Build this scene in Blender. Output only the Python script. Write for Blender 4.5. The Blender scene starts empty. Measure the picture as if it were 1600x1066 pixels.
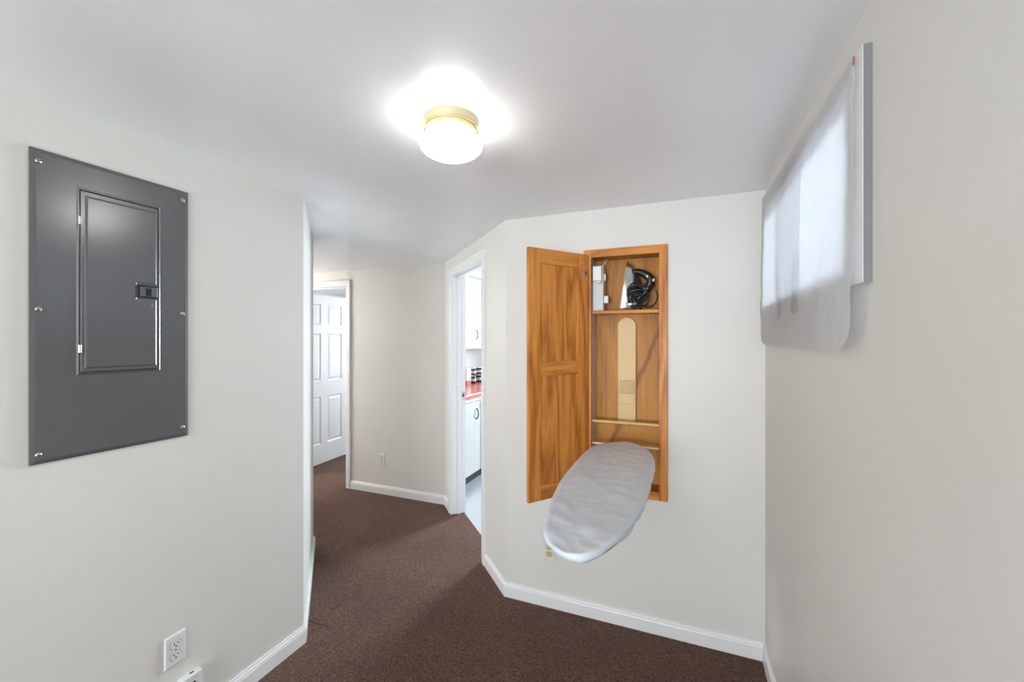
import bpy, bmesh, math, random
from mathutils import Vector, Matrix, noise

random.seed(7)
S = bpy.context.scene
COL = S.collection

# ------------------------------------------------------------------ camera
CAM_H = 1.5
YAW = math.radians(22.1)
cam_d = bpy.data.cameras.new('camera')
cam_d.sensor_width = 36.0
cam_d.lens = 36.0 * 654.0 / 1600.0
cam_d.shift_y = -3.0 / 1600.0
cam_d.clip_start = 0.02
cam = bpy.data.objects.new('camera', cam_d)
COL.objects.link(cam)
cam.location = (0, 0, CAM_H)
cam.rotation_euler = (math.radians(90), 0, YAW)
S.camera = cam

# ------------------------------------------------------------------ view, world
S.view_settings.view_transform = 'Standard'
S.view_settings.look = 'None'
S.view_settings.gamma = 1.0
S.view_settings.use_curve_mapping = False
S.view_settings.exposure = 1.27

W = bpy.data.worlds.new('sky')
S.world = W
W.use_nodes = True
bg = W.node_tree.nodes['Background']
bg.inputs[0].default_value = (0.80, 0.88, 1.0, 1)
bg.inputs[1].default_value = 0.6

# ------------------------------------------------------------------ daylight, and unseen lights added as fill
LAMP_E = 5.7            # glowing globe of the ceiling fixture


def area(name, loc, direction, sx, sy, power, colour):
    d = bpy.data.lights.new(name, 'AREA')
    d.shape = 'RECTANGLE'
    d.size, d.size_y = sx, sy
    d.energy = power
    d.color = colour
    o = bpy.data.objects.new(name, d)
    COL.objects.link(o)
    o.location = loc
    o.rotation_euler = Vector(direction).to_track_quat('-Z', 'Y').to_euler()
    return o


def point(name, loc, power, colour, radius=0.09):
    d = bpy.data.lights.new(name, 'POINT')
    d.energy = power
    d.color = colour
    d.shadow_soft_size = radius
    o = bpy.data.objects.new(name, d)
    COL.objects.link(o)
    o.location = loc
    return o


area('daylight_room_window', (2.40, 1.75, 2.25), (-1, 0, -0.17), 1.1, 0.6, 26, (0.80, 0.90, 1.0))
area('daylight_kitchen_window', (-0.78, 6.05, 1.60), (-0.10, -1, -0.10), 0.9, 1.1, 160, (0.88, 0.95, 1.0))
area('bedroom_fill_light', (-3.3, 6.4, 1.6), (0, -1, 0.15), 1.3, 1.1, 44, (0.93, 0.96, 1.0))  # fill added to brighten the bedroom, source unseen
area('rear_fill_light', (-0.70, -3.55, 1.15), (0, 1, 1.5), 1.5, 1.4, 100, (0.97, 0.985, 1.0))  # added fill behind the camera, aimed up to lift the ceiling
point('rear_fill_bulb', (-0.69, -1.70, 1.98), 4, (1.0, 0.96, 0.92), 0.1)  # unseen bulb added to brighten the room from behind
point('unseen_hall_lamp', (-4.90, 2.55, 1.80), 29, (1.0, 0.97, 0.93), 0.1)  # unseen lamp, put in to brighten the hall and far wall

# ------------------------------------------------------------------ materials
MATS = {}


def base_mat(name, colour, rough=0.5, metal=0.0, spec=0.5):
    m = bpy.data.materials.new(name)
    m.use_nodes = True
    b = m.node_tree.nodes['Principled BSDF']
    b.inputs['Base Color'].default_value = (*colour, 1)
    b.inputs['Roughness'].default_value = rough
    b.inputs['Metallic'].default_value = metal
    b.inputs['Specular IOR Level'].default_value = spec
    MATS[name] = m
    return m, m.node_tree.nodes, m.node_tree.links, b


def coords(n, l, scale=(1, 1, 1), rot=(0, 0, 0)):
    tc = n.new('ShaderNodeTexCoord')
    mp = n.new('ShaderNodeMapping')
    mp.inputs['Scale'].default_value = scale
    mp.inputs['Rotation'].default_value = rot
    l.new(tc.outputs['Object'], mp.inputs['Vector'])
    return mp.outputs['Vector']


def ramp(n, stops):
    r = n.new('ShaderNodeValToRGB')
    e = r.color_ramp.elements
    while len(e) < len(stops):
        e.new(0.5)
    for k, (p, c) in enumerate(stops):
        e[k].position = p
        e[k].color = (*c, 1)
    return r


def grain_mat(name, colour, rough, scale=60, bump=0.05, var=0.04, metal=0.0, spec=0.5, dist=0.002):
    """plain surface with faint mottling and a fine bump"""
    m, n, l, b = base_mat(name, colour, rough, metal, spec)
    v = coords(n, l)
    t = n.new('ShaderNodeTexNoise')
    t.inputs['Scale'].default_value = 2.3
    t.inputs['Detail'].default_value = 3
    l.new(v, t.inputs['Vector'])
    lo = tuple(c * (1 - var) for c in colour)
    hi = tuple(min(1, c * (1 + var)) for c in colour)
    r = ramp(n, [(0.35, lo), (0.65, hi)])
    l.new(t.outputs['Fac'], r.inputs['Fac'])
    l.new(r.outputs['Color'], b.inputs['Base Color'])
    if bump:
        t2 = n.new('ShaderNodeTexNoise')
        t2.inputs['Scale'].default_value = scale
        t2.inputs['Detail'].default_value = 4
        l.new(v, t2.inputs['Vector'])
        bp = n.new('ShaderNodeBump')
        bp.inputs['Strength'].default_value = bump
        bp.inputs['Distance'].default_value = dist
        l.new(t2.outputs['Fac'], bp.inputs['Height'])
        l.new(bp.outputs['Normal'], b.inputs['Normal'])
    return m


grain_mat('wall_paint', (0.705, 0.69, 0.658), 0.45, 45, 0.06, 0.012)
grain_mat('ceiling_paint', (0.86, 0.875, 0.895), 0.30, 18, 0.05, 0.012)
grain_mat('trim_paint', (0.80, 0.80, 0.81), 0.30, 30, 0.03, 0.01)
grain_mat('door_paint', (0.82, 0.82, 0.83), 0.28, 30, 0.03, 0.01)
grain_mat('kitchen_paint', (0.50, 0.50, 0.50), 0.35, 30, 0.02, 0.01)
grain_mat('backsplash_paint', (0.62, 0.62, 0.60), 0.4, 30, 0.02, 0.02)
grain_mat('vinyl_floor', (0.31, 0.32, 0.35), 0.30, 20, 0.02, 0.05)
grain_mat('panel_steel', (0.092, 0.096, 0.103), 0.25, 220, 0.006, 0.03, metal=0.15, spec=1.0)
grain_mat('black_plastic', (0.010, 0.010, 0.011), 0.30, 80, 0.02, 0.1)
grain_mat('dark_gap', (0.02, 0.02, 0.02), 0.6, 0, 0, 0.0)
grain_mat('screw_metal', (0.55, 0.53, 0.48), 0.30, 90, 0.05, 0.1, metal=1.0)
grain_mat('chrome', (0.78, 0.78, 0.80), 0.14, 60, 0.01, 0.03, metal=1.0)
grain_mat('white_plastic', (0.74, 0.74, 0.74), 0.35, 60, 0.02, 0.02)
grain_mat('grey_plastic', (0.53, 0.54, 0.55), 0.4, 60, 0.02, 0.03)
grain_mat('box_steel', (0.56, 0.57, 0.58), 0.42, 60, 0.02, 0.03)
grain_mat('yellowed_plastic', (0.62, 0.47, 0.20), 0.4, 60, 0.02, 0.05)
grain_mat('cream_enamel', (0.50, 0.44, 0.28), 0.30, 40, 0.02, 0.03)
grain_mat('brass', (0.62, 0.50, 0.26), 0.25, 40, 0.02, 0.05, metal=1.0)
grain_mat('wrought_iron', (0.03, 0.03, 0.03), 0.45, 90, 0.1, 0.2)
grain_mat('counter_laminate', (0.62, 0.16, 0.13), 0.22, 60, 0.01, 0.05)
grain_mat('counter_apron', (0.52, 0.52, 0.50), 0.4, 60, 0.01, 0.03)
grain_mat('toe_kick_black', (0.015, 0.017, 0.022), 0.5, 60, 0.03, 0.1)
grain_mat('beige_laminate', (0.68, 0.45, 0.20), 0.42, 70, 0.02, 0.03)
grain_mat('beige_pad', (0.58, 0.39, 0.19), 0.55, 200, 0.05, 0.04)
grain_mat('dowel_wood', (0.66, 0.42, 0.17), 0.4, 90, 0.04, 0.08)
grain_mat('daylit_side_wood', (0.62, 0.57, 0.57), 0.30, 60, 0.02, 0.05)  # wood side lit by the window, its cool sheen put into the colour
grain_mat('red_paint', (0.42, 0.09, 0.09), 0.4, 60, 0.02, 0.05)
grain_mat('vinyl_sash', (0.80, 0.80, 0.82), 0.35, 60, 0.02, 0.02)
grain_mat('shaded_casing', (0.20, 0.20, 0.205), 0.45, 60, 0.04, 0.03)  # dark colour stands in for shade on the white casing's side
grain_mat('underboard_metal', (0.45, 0.45, 0.46), 0.4, 60, 0.02, 0.05, metal=0.7)


def wood(name, dark, mid, light, axis=2, rough=0.42, rings=12.0, coat=0.05):
    m, n, l, b = base_mat(name, mid, rough, 0, 0.28)
    sc = [60.0, 60.0, 60.0]
    sc[axis] = 3.0
    v = coords(n, l, tuple(sc))
    t = n.new('ShaderNodeTexNoise')                      # fibre
    t.inputs['Scale'].default_value = 2.4
    t.inputs['Detail'].default_value = 5
    t.inputs['Roughness'].default_value = 0.6
    l.new(v, t.inputs['Vector'])
    sc2 = [7.0, 7.0, 7.0]
    sc2[axis] = 0.7
    v2 = coords(n, l, tuple(sc2))
    t2 = n.new('ShaderNodeTexNoise')                     # broad figure
    t2.inputs['Scale'].default_value = 1.1
    t2.inputs['Detail'].default_value = 2.5
    l.new(v2, t2.inputs['Vector'])
    mul = n.new('ShaderNodeMath'); mul.operation = 'MULTIPLY'
    mul.inputs[1].default_value = rings
    l.new(t2.outputs['Fac'], mul.inputs[0])
    fr = n.new('ShaderNodeMath'); fr.operation = 'PINGPONG'
    fr.inputs[1].default_value = 1.0
    l.new(mul.outputs[0], fr.inputs[0])
    mx = n.new('ShaderNodeMix'); mx.data_type = 'FLOAT'
    mx.inputs[0].default_value = 0.66
    l.new(fr.outputs[0], mx.inputs[2])
    l.new(t.outputs['Fac'], mx.inputs[3])
    r = ramp(n, [(0.28, dark), (0.48, mid), (0.70, light)])
    l.new(mx.outputs[0], r.inputs['Fac'])
    l.new(r.outputs['Color'], b.inputs['Base Color'])
    bp = n.new('ShaderNodeBump')
    bp.inputs['Strength'].default_value = 0.12
    bp.inputs['Distance'].default_value = 0.001
    l.new(t.outputs['Fac'], bp.inputs['Height'])
    l.new(bp.outputs['Normal'], b.inputs['Normal'])
    b.inputs['Coat Weight'].default_value = coat
    b.inputs['Coat Roughness'].default_value = 0.25
    return m


OAK = ((0.34, 0.110, 0.018), (0.57, 0.205, 0.036), (0.68, 0.280, 0.062))
wood('oak_vertical', *OAK, axis=2)
wood('oak_horizontal', *OAK, axis=0)
VEN = ((0.32, 0.120, 0.016), (0.46, 0.195, 0.029), (0.54, 0.245, 0.044))
m = wood('veneer_back', *VEN, axis=2, rough=0.45, rings=5.0, coat=0.0)
# dark mineral streak running down the right half of the back veneer
n, l = m.node_tree.nodes, m.node_tree.links
b = n['Principled BSDF']
tc = n.new('ShaderNodeTexCoord'); sx = n.new('ShaderNodeSeparateXYZ'); l.new(tc.outputs['Object'], sx.inputs[0])


def mth(op, a, c):
    k = n.new('ShaderNodeMath'); k.operation = op
    for q_, val in enumerate((a, c)):
        if val is None:
            continue
        if isinstance(val, (int, float)):
            k.inputs[q_].default_value = val
        else:
            l.new(val, k.inputs[q_])
    return k.outputs[0]


tn = n.new('ShaderNodeTexNoise'); tn.inputs['Scale'].default_value = 9.0; tn.inputs['Detail'].default_value = 4
l.new(tc.outputs['Object'], tn.inputs['Vector'])
line = mth('ADD', mth('MULTIPLY', mth('SUBTRACT', sx.outputs[2], 0.609), 0.40), 0.066)
dist = mth('ABSOLUTE', mth('SUBTRACT', mth('ADD', sx.outputs[0], mth('MULTIPLY', mth('SUBTRACT', tn.outputs['Fac'], 0.5), 0.07)), line), None)
rs = ramp(n, [(0.0, (1, 1, 1)), (0.022, (0, 0, 0))]); l.new(dist, rs.inputs['Fac'])
old = b.inputs['Base Color'].links[0].from_socket
mk = n.new('ShaderNodeMix'); mk.data_type = 'RGBA'
l.new(mth('MULTIPLY', rs.outputs['Color'], 0.75), mk.inputs[0]); l.new(old, mk.inputs[6])
mk.inputs[7].default_value = (0.17, 0.05, 0.010, 1)
l.new(mk.outputs[2], b.inputs['Base Color'])

MATS['panel_steel'].node_tree.nodes['Principled BSDF'].inputs['Coat Weight'].default_value = 0.8
MATS['panel_steel'].node_tree.nodes['Principled BSDF'].inputs['Coat Roughness'].default_value = 0.22

# carpet: twisted loop pile
m, n, l, b = base_mat('carpet', (0.08, 0.045, 0.033), 0.95, 0, 0.25)
v = coords(n, l)
t = n.new('ShaderNodeTexNoise'); t.inputs['Scale'].default_value = 135; t.inputs['Detail'].default_value = 3
t.inputs['Roughness'].default_value = 0.75
l.new(v, t.inputs['Vector'])
vo = n.new('ShaderNodeTexVoronoi'); vo.inputs['Scale'].default_value = 210
l.new(v, vo.inputs['Vector'])
t3 = n.new('ShaderNodeTexNoise'); t3.inputs['Scale'].default_value = 2.2; t3.inputs['Detail'].default_value = 3
l.new(v, t3.inputs['Vector'])
r = ramp(n, [(0.12, (0.040, 0.018, 0.012)), (0.50, (0.108, 0.049, 0.031)), (0.88, (0.250, 0.136, 0.093))])
sv = n.new('ShaderNodeSeparateColor'); l.new(vo.outputs['Color'], sv.inputs[0])
mt_ = n.new('ShaderNodeMix'); mt_.data_type = 'FLOAT'; mt_.inputs[0].default_value = 0.45
l.new(sv.outputs[0], mt_.inputs[2]); l.new(t.outputs['Fac'], mt_.inputs[3])
l.new(mt_.outputs[0], r.inputs['Fac'])
r3 = ramp(n, [(0.3, (0.82, 0.82, 0.84)), (0.7, (1.12, 1.10, 1.08))])
l.new(t3.outputs['Fac'], r3.inputs['Fac'])
mm = n.new('ShaderNodeMix'); mm.data_type = 'RGBA'; mm.blend_type = 'MULTIPLY'
mm.inputs[0].default_value = 1.0
l.new(r.outputs['Color'], mm.inputs[6]); l.new(r3.outputs['Color'], mm.inputs[7])
l.new(mm.outputs[2], b.inputs['Base Color'])
bp = n.new('ShaderNodeBump'); bp.inputs['Strength'].default_value = 0.9; bp.inputs['Distance'].default_value = 0.006
l.new(vo.outputs['Distance'], bp.inputs['Height'])
l.new(bp.outputs['Normal'], b.inputs['Normal'])
b.inputs['Sheen Weight'].default_value = 0.10
b.inputs['Sheen Roughness'].default_value = 0.45

# glowing opal glass
m, n, l, b = base_mat('opal_glass_lit', (0.95, 0.95, 0.93), 0.2)
b.inputs['Emission Color'].default_value = (1.0, 0.96, 0.91, 1)
b.inputs['Emission Strength'].default_value = LAMP_E

# window glass
m, n, l, b = base_mat('window_glass', (1, 1, 1), 0.02)
tr = n.new('ShaderNodeBsdfTransparent'); tr.inputs[0].default_value = (0.93, 0.96, 0.97, 1)
gl = n.new('ShaderNodeBsdfGlossy'); gl.inputs[1].default_value = 0.03
ms = n.new('ShaderNodeMixShader'); ms.inputs[0].default_value = 0.06
l.new(tr.outputs[0], ms.inputs[1]); l.new(gl.outputs[0], ms.inputs[2])
l.new(ms.outputs[0], n['Material Output'].inputs['Surface'])

# thin white sheet, lets daylight through
def cloth_mat(name, trans):
    m, n, l, b = base_mat(name, (0.8, 0.8, 0.81), 0.8)
    df = n.new('ShaderNodeBsdfDiffuse'); df.inputs[0].default_value = (0.74, 0.74, 0.75, 1)
    tl = n.new('ShaderNodeBsdfTranslucent'); tl.inputs[0].default_value = (0.80, 0.80, 0.82, 1)
    ms = n.new('ShaderNodeMixShader'); ms.inputs[0].default_value = trans
    v = coords(n, l, (1, 1, 1))
    t = n.new('ShaderNodeTexNoise'); t.inputs['Scale'].default_value = 22; t.inputs['Detail'].default_value = 5
    l.new(v, t.inputs['Vector'])
    bp = n.new('ShaderNodeBump'); bp.inputs['Strength'].default_value = 0.45; bp.inputs['Distance'].default_value = 0.008
    l.new(t.outputs['Fac'], bp.inputs['Height'])
    for q in (df, tl):
        l.new(bp.outputs['Normal'], q.inputs['Normal'])
    l.new(df.outputs[0], ms.inputs[1]); l.new(tl.outputs[0], ms.inputs[2])
    l.new(ms.outputs[0], n['Material Output'].inputs['Surface'])


cloth_mat('thin_cloth', 0.42)
cloth_mat('gauze_layer', 0.82)

# metallised board cover
m, n, l, b = base_mat('silver_cover', (0.61, 0.665, 0.73), 0.33, 0.0, 0.5)
v = coords(n, l, (1, 1, 1))
t = n.new('ShaderNodeTexNoise'); t.inputs['Scale'].default_value = 14; t.inputs['Detail'].default_value = 5
l.new(v, t.inputs['Vector'])
bp = n.new('ShaderNodeBump'); bp.inputs['Strength'].default_value = 0.5; bp.inputs['Distance'].default_value = 0.015
l.new(t.outputs['Fac'], bp.inputs['Height'])
l.new(bp.outputs['Normal'], b.inputs['Normal'])


# ------------------------------------------------------------------ mesh building
class MB:
    def __init__(self):
        self.v, self.f = [], []

    def box(self, x0, x1, y0, y1, z0, z1):
        k = len(self.v)
        self.v += [(x0, y0, z0), (x1, y0, z0), (x1, y1, z0), (x0, y1, z0),
                   (x0, y0, z1), (x1, y0, z1), (x1, y1, z1), (x0, y1, z1)]
        self.f += [tuple(k + i for i in q) for q in
                   ((0, 3, 2, 1), (4, 5, 6, 7), (0, 1, 5, 4), (1, 2, 6, 5), (2, 3, 7, 6), (3, 0, 4, 7))]
        return self

    def prism(self, pts, fn0, fn1):
        """closed solid from a ccw 2D outline; fn0/fn1 map (a,b) to the two end caps"""
        k, c = len(self.v), len(pts)
        self.v += [fn0(*p) for p in pts] + [fn1(*p) for p in pts]
        self.f.append(tuple(k + i for i in reversed(range(c))))
        self.f.append(tuple(k + c + i for i in range(c)))
        for i in range(c):
            j = (i + 1) % c
            self.f.append((k + i, k + j, k + c + j, k + c + i))
        return self

    def rings(self, rings, cap0=True, cap1=True):
        c = len(rings[0])
        k = len(self.v)
        for r_ in rings:
            self.v += [tuple(p) for p in r_]
        for a in range(len(rings) - 1):
            for i in range(c):
                j = (i + 1) % c
                self.f.append((k + a * c + i, k + a * c + j, k + (a + 1) * c + j, k + (a + 1) * c + i))
        if cap0:
            self.f.append(tuple(k + i for i in reversed(range(c))))
        if cap1:
            self.f.append(tuple(k + (len(rings) - 1) * c + i for i in range(c)))
        return self

    def lathe(self, prof, seg=32, centre=(0, 0, 0), axis='z'):
        rr = []
        for (rad, h) in prof:
            ring = []
            for i in range(seg):
                a = 2 * math.pi * i / seg
                p = (rad * math.cos(a), rad * math.sin(a), h)
                if axis == 'x':
                    p = (p[2], p[0], p[1])
                elif axis == 'y':
                    p = (p[1], p[2], p[0])
                ring.append((p[0] + centre[0], p[1] + centre[1], p[2] + centre[2]))
            rr.append(ring)
        return self.rings(rr)

    def tube(self, path, rad, seg=8, closed=False):
        P = [Vector(p) for p in path]
        rr = []
        prev = None
        for i, p in enumerate(P):
            if closed:
                d = P[(i + 1) % len(P)] - P[i - 1]
            else:
                d = P[min(i + 1, len(P) - 1)] - P[max(i - 1, 0)]
            d.normalize()
            if prev is None:
                up = Vector((0, 0, 1)) if abs(d.z) < 0.9 else Vector((1, 0, 0))
                u = d.cross(up).normalized()
            else:
                u = (prev - d * prev.dot(d)).normalized()
            prev = u
            w = d.cross(u)
            q = rad(i / max(1, len(P) - 1)) if callable(rad) else rad
            rr.append([p + (u * math.cos(2 * math.pi * k / seg) + w * math.sin(2 * math.pi * k / seg)) * q for k in range(seg)])
        if closed:
            rr.append(rr[0])
        return self.rings(rr, not closed, not closed)

    def sweep(self, path, prof, fn, closed=False):
        """profile (a lateral to the left of the path, b out of plane) swept along a mitred 2D path"""
        P = [Vector(p) for p in path]
        rr = []
        for i, p in enumerate(P):
            if i == 0:
                d1 = d0 = (P[1] - P[0]).normalized()
            elif i == len(P) - 1:
                d1 = d0 = (P[-1] - P[-2]).normalized()
            else:
                d0 = (P[i] - P[i - 1]).normalized()
                d1 = (P[i + 1] - P[i]).normalized()
            n0, n1 = Vector((-d0.y, d0.x)), Vector((-d1.y, d1.x))
            mv = (n0 + n1)
            mv = mv / (mv.dot(n0))
            rr.append([fn(*(p + mv * a), b_) for (a, b_) in prof])
        return self.rings(rr)

    def xform(self, M):
        self.v = [tuple(M @ Vector(p)) for p in self.v]
        return self

    def build(self, name, mat, parent=None, bevel=0.0, smooth=False, seg=2, loc=None, rot=None, angle=35):
        me = bpy.data.meshes.new(name)
        me.from_pydata([tuple(p) for p in self.v], [], self.f)
        me.update()
        bm = bmesh.new(); bm.from_mesh(me)
        if name == 'cover':
            bmesh.ops.remove_doubles(bm, verts=bm.verts, dist=2e-5)
        bmesh.ops.recalc_face_normals(bm, faces=bm.faces)
        bm.to_mesh(me); bm.free()
        me.materials.append(MATS[mat])
        if smooth:
            for p in me.polygons:
                p.use_smooth = True
            me.set_sharp_from_angle(angle=math.radians(angle))
        o = bpy.data.objects.new(name, me)
        COL.objects.link(o)
        if parent:
            o.parent = parent
        if loc:
            o.location = loc
        if rot:
            o.rotation_euler = rot
        if bevel:
            bv = o.modifiers.new('edge', 'BEVEL')
            bv.width = bevel; bv.segments = seg; bv.limit_method = 'ANGLE'
            bv.angle_limit = math.radians(40)
            bv.harden_normals = False
        return o


def empty(name, loc=(0, 0, 0), rz=0.0):
    o = bpy.data.objects.new(name, None)
    COL.objects.link(o)
    o.location = loc
    o.rotation_euler = (0, 0, rz)
    o.empty_display_size = 0.05
    return o


def tag(o, label=None, cat=None, group=None, kind=None):
    if label: o['label'] = label
    if cat: o['category'] = cat
    if group: o['group'] = group
    if kind: o['kind'] = kind
    return o


def struct(o, label=None):
    o['kind'] = 'structure'
    if label: o['label'] = label
    return o


# ------------------------------------------------------------------ plan of the place (metres; camera stands over the origin)
XL, XR = -1.735, 0.360
YB, YF = 2.255, 3.290
YR = -3.20
H = 2.196
HK = 2.42
q = math.sqrt(0.5)
A = Vector((XL, 1.530))                       # end of the left wall
A2 = A + Vector((-q, q)) * 1.02               # end of the angled stub behind it
B = Vector((-0.954, YB))                      # ironing wall meets the kitchen-door wall
D = Vector((-0.954 - (YF - YB), YF))          # kitchen-door wall meets the far wall
LD = (D - B).length
XE = -5.30                                    # end of the hall
KX0, KX1, KY1 = -2.62, 0.95, 5.80             # kitchen
BX0, BX1, BY1 = -5.30, -2.74, 6.10            # bedroom


def wallfn(P, e, nrm):
    """local (s, z, out) -> world, out is towards the room"""
    return lambda s, z, o: (P[0] + e[0] * s + nrm[0] * o, P[1] + e[1] * s + nrm[1] * o, z)


def wall(name, P, Q, nrm, th, z1, holes=(), mat='wall_paint', label=None):
    P, Q = Vector(P), Vector(Q)
    L = (Q - P).length
    e = (Q - P) / L
    fn = wallfn(P, e, nrm)
    ss = sorted({0.0, L} | {h[0] for h in holes} | {h[1] for h in holes})
    zs = sorted({-0.05, z1} | {h[2] for h in holes if h[2] > 0} | {h[3] for h in holes})
    mb = MB()
    for s0, s1 in zip(ss, ss[1:]):
        for z0, z_ in zip(zs, zs[1:]):
            sm, zm = (s0 + s1) / 2, (z0 + z_) / 2
            if any(h[0] < sm < h[1] and h[2] < zm < h[3] for h in holes):
                continue
            k = MB().box(s0, s1, z0, z_, -th, 0)
            off = len(mb.v)
            mb.v += [fn(*p) for p in k.v]
            mb.f += [tuple(off + i for i in f_) for f_ in k.f]
    return struct(mb.build(name, mat), label), fn, L


EA = (-q, q)
NK = (-q, -q)          # kitchen-door wall faces the room
NH = (q, q)            # stub wall faces the hall

# cabinet recess (world x,z) and room window, doors
CX0, CX1, CZ0, CZ1 = -0.4905, -0.067, 0.683, 1.978
WY0, WY1, WZ0, WZ1 = 1.130, 2.165, 1.640, 2.060
DX0, DX1, DH = -4.010, -3.144, 2.035
KS0, KS1, KH = 0.417, 1.226, 2.035
JT = 0.016                                     # jamb thickness

wall('wall_left', (XL, YR - .1), A, (1, 0), 0.12, H + .05, label='off-white painted wall carrying the grey breaker panel')
_, fnH, LH = wall('wall_hall_corner', A, A2, NH, 0.12, H + .05, label='short angled wall turning into the hall')
wall('wall_hall_near', A2, (XE, A2.y), (0, 1), 0.12, H + .05)
wall('wall_hall_end', (XE, A2.y - .1), (XE, YF + .1), (1, 0), 0.12, H + .05)
_, fnF, LF = wall('wall_far', (D.x + .12, YF), (XE - .1, YF), (0, -1), 0.12, HK + .05,
                  [(D.x + .12 - DX1 - JT, D.x + .12 - DX0 + JT, -1, DH + JT)], label='off-white wall at the end of the passage with a small outlet')
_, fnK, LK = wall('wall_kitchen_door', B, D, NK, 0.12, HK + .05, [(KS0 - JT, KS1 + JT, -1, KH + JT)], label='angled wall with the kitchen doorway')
wall('wall_back', B, (XR + .1, YB), (0, -1), 0.15, HK + .05,
     [(CX0 + .012 - B.x, CX1 - .012 - B.x, CZ0 + .012, CZ1 - .012)], label='off-white wall holding the oak ironing cabinet')
wall('wall_right', (XR, YR - .1), (XR, YB + .16), (-1, 0), 0.14, HK + .05,
     [(WY0 - YR + .1, WY1 - YR + .1, WZ0, WZ1)], label='off-white wall with the sheet-covered window')
wall('wall_rear', (XL - .1, YR), (XR + .1, YR), (0, 1), 0.12, H + .05,
     [(0.30, 1.85, 0.45, 1.90)])
# kitchen shell
wall('wall_kitchen_left', (KX0, YF + .12), (KX0, KY1 + .1), (1, 0), 0.10, HK + .05, mat='backsplash_paint')
wall('wall_kitchen_far', (KX0 - .1, KY1), (KX1 + .1, KY1), (0, -1), 0.12, HK + .05,
     [(KX0 * -1 + .1 - 1.22, KX0 * -1 + .1 - 0.34, 1.05, 2.12)], mat='kitchen_paint')
wall('wall_kitchen_right', (KX1, YB + .1), (KX1, KY1 + .1), (-1, 0), 0.10, HK + .05, mat='kitchen_paint')
wall('wall_kitchen_near', (XR, YB + .15), (KX1 + .1, YB + .15), (0, 1), 0.10, HK + .05, mat='kitchen_paint')
# bedroom shell
wall('wall_bedroom_left', (BX0, YF + .1), (BX0, BY1 + .1), (1, 0), 0.10, HK + .05, mat='door_paint')
wall('wall_bedroom_right', (BX1, YF + .1), (BX1, BY1 + .1), (-1, 0), 0.06, HK + .05, mat='door_paint')
wall('wall_bedroom_far', (BX0 - .1, BY1), (BX1 + .1, BY1), (0, -1), 0.12, HK + .05,
     [(1.45, 2.75, 1.05, 2.1)], mat='door_paint')


def slab(name, pts, z0, z1, mat, label=None):
    return struct(MB().prism(pts, lambda a, b_: (a, b_, z0), lambda a, b_: (a, b_, z1)).build(name, mat), label)


# carpet runs through the bedroom door and ends under the kitchen door
kd = lambda s, t: (B.x - q * s + q * t, B.y + q * s + q * t)
floor_pts = [(XL - .06, YR - .06), (XR + .06, YR - .06), (XR + .06, YB + .06), kd(-.02, .06), kd(KS0 - .005, .06), kd(KS0 - .005, .108),
             kd(KS1 + .005, .108), kd(KS1 + .005, .06), (D.x + .03, YF + .06), (DX1 + .005, YF + .06), (DX1 + .005, YF + .11), (BX1 + .02, YF + .11),
             (BX1 + .02, BY1 + .05), (BX0 - .05, BY1 + .05), (BX0 - .05, YF + .11), (XE - .06, YF + .06), (XE - .06, A2.y - .06),
             (A2.x + .03, A2.y - .06), (XL - .06, A.y - .03)]
floor = slab('floor', floor_pts, -0.06, 0.0, 'carpet', 'brown loop pile carpet')
slab('floor_kitchen', [(KX0 - .05, YB + .1), (KX1 + .05, YB + .1), (KX1 + .05, KY1 + .05), (KX0 - .05, KY1 + .05)], -0.07, -0.008, 'vinyl_floor',
     'pale blue-grey kitchen floor')
MB().box(-1.86, -1.70, 1.655, 1.662, -0.001, 0.0012).build('carpet_seam', 'dark_gap', floor)
MB().box(-1.80, -1.795, 1.76, 1.90, -0.001, 0.001).build('carpet_seam', 'dark_gap', floor)

ceil_pts = [(XL - .06, YR - .06), (XR + .06, YR - .06), (XR + .06, YB + .06), kd(-.02, .06), (D.x + .03, YF + .06),
            (XE - .06, YF + .06), (XE - .06, A2.y - .06), (A2.x + .03, A2.y - .06), (XL - .06, A.y - .03)]
slab('ceiling', ceil_pts, H, H + .12, 'ceiling_paint', 'semi-gloss white ceiling')
slab('ceiling_kitchen', [(KX0 - .05, YB + .1), (KX1 + .05, YB + .1), (KX1 + .05, KY1 + .05), (KX0 - .05, KY1 + .05)], HK, HK + .08, 'kitchen_paint')
slab('ceiling_bedroom', [(BX0 - .05, YF + .1), (BX1 + .03, YF + .1), (BX1 + .03, BY1 + .05), (BX0 - .05, BY1 + .05)], H + .02, H + .1, 'door_paint')

# ------------------------------------------------------------------ baseboards and casings
BASE = [(0, 0), (0.0135, 0), (0.0135, 0.060), (0.0115, 0.0645), (0.0115, 0.070), (0.0070, 0.0755), (0.0060, 0.0835), (0, 0.0835)]


def baseboard(name, path, label):
    o = MB().sweep(path, BASE, lambda x, y, z: (x, y, z)).build(name, 'trim_paint')
    return struct(o, label)


CW = 0.062                                     # casing width
baseboard('baseboard_left', [(XE, A2.y), (A2.x, A2.y), (A.x, A.y), (XL, YR), (XR, YR)], 'white baseboard along the left wall')
baseboard('baseboard_back', [(XR, YR), (XR, YB), (B.x, B.y), kd(KS0 - CW, 0)], 'white baseboard under the ironing cabinet')
baseboard('baseboard_far', [kd(KS1 + CW, 0), (D.x, D.y), (DX1 + CW, YF)], 'white baseboard on the far wall')
baseboard('baseboard_hall', [(DX0 - CW, YF), (XE, YF), (XE, A2.y)], 'white baseboard in the side hall')

CASE = [(0.004, 0), (0.004, 0.010), (0.009, 0.0125), (0.040, 0.0145), (0.044, 0.0185), (0.056, 0.0195), (CW, 0.0165), (CW, 0)]


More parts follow.
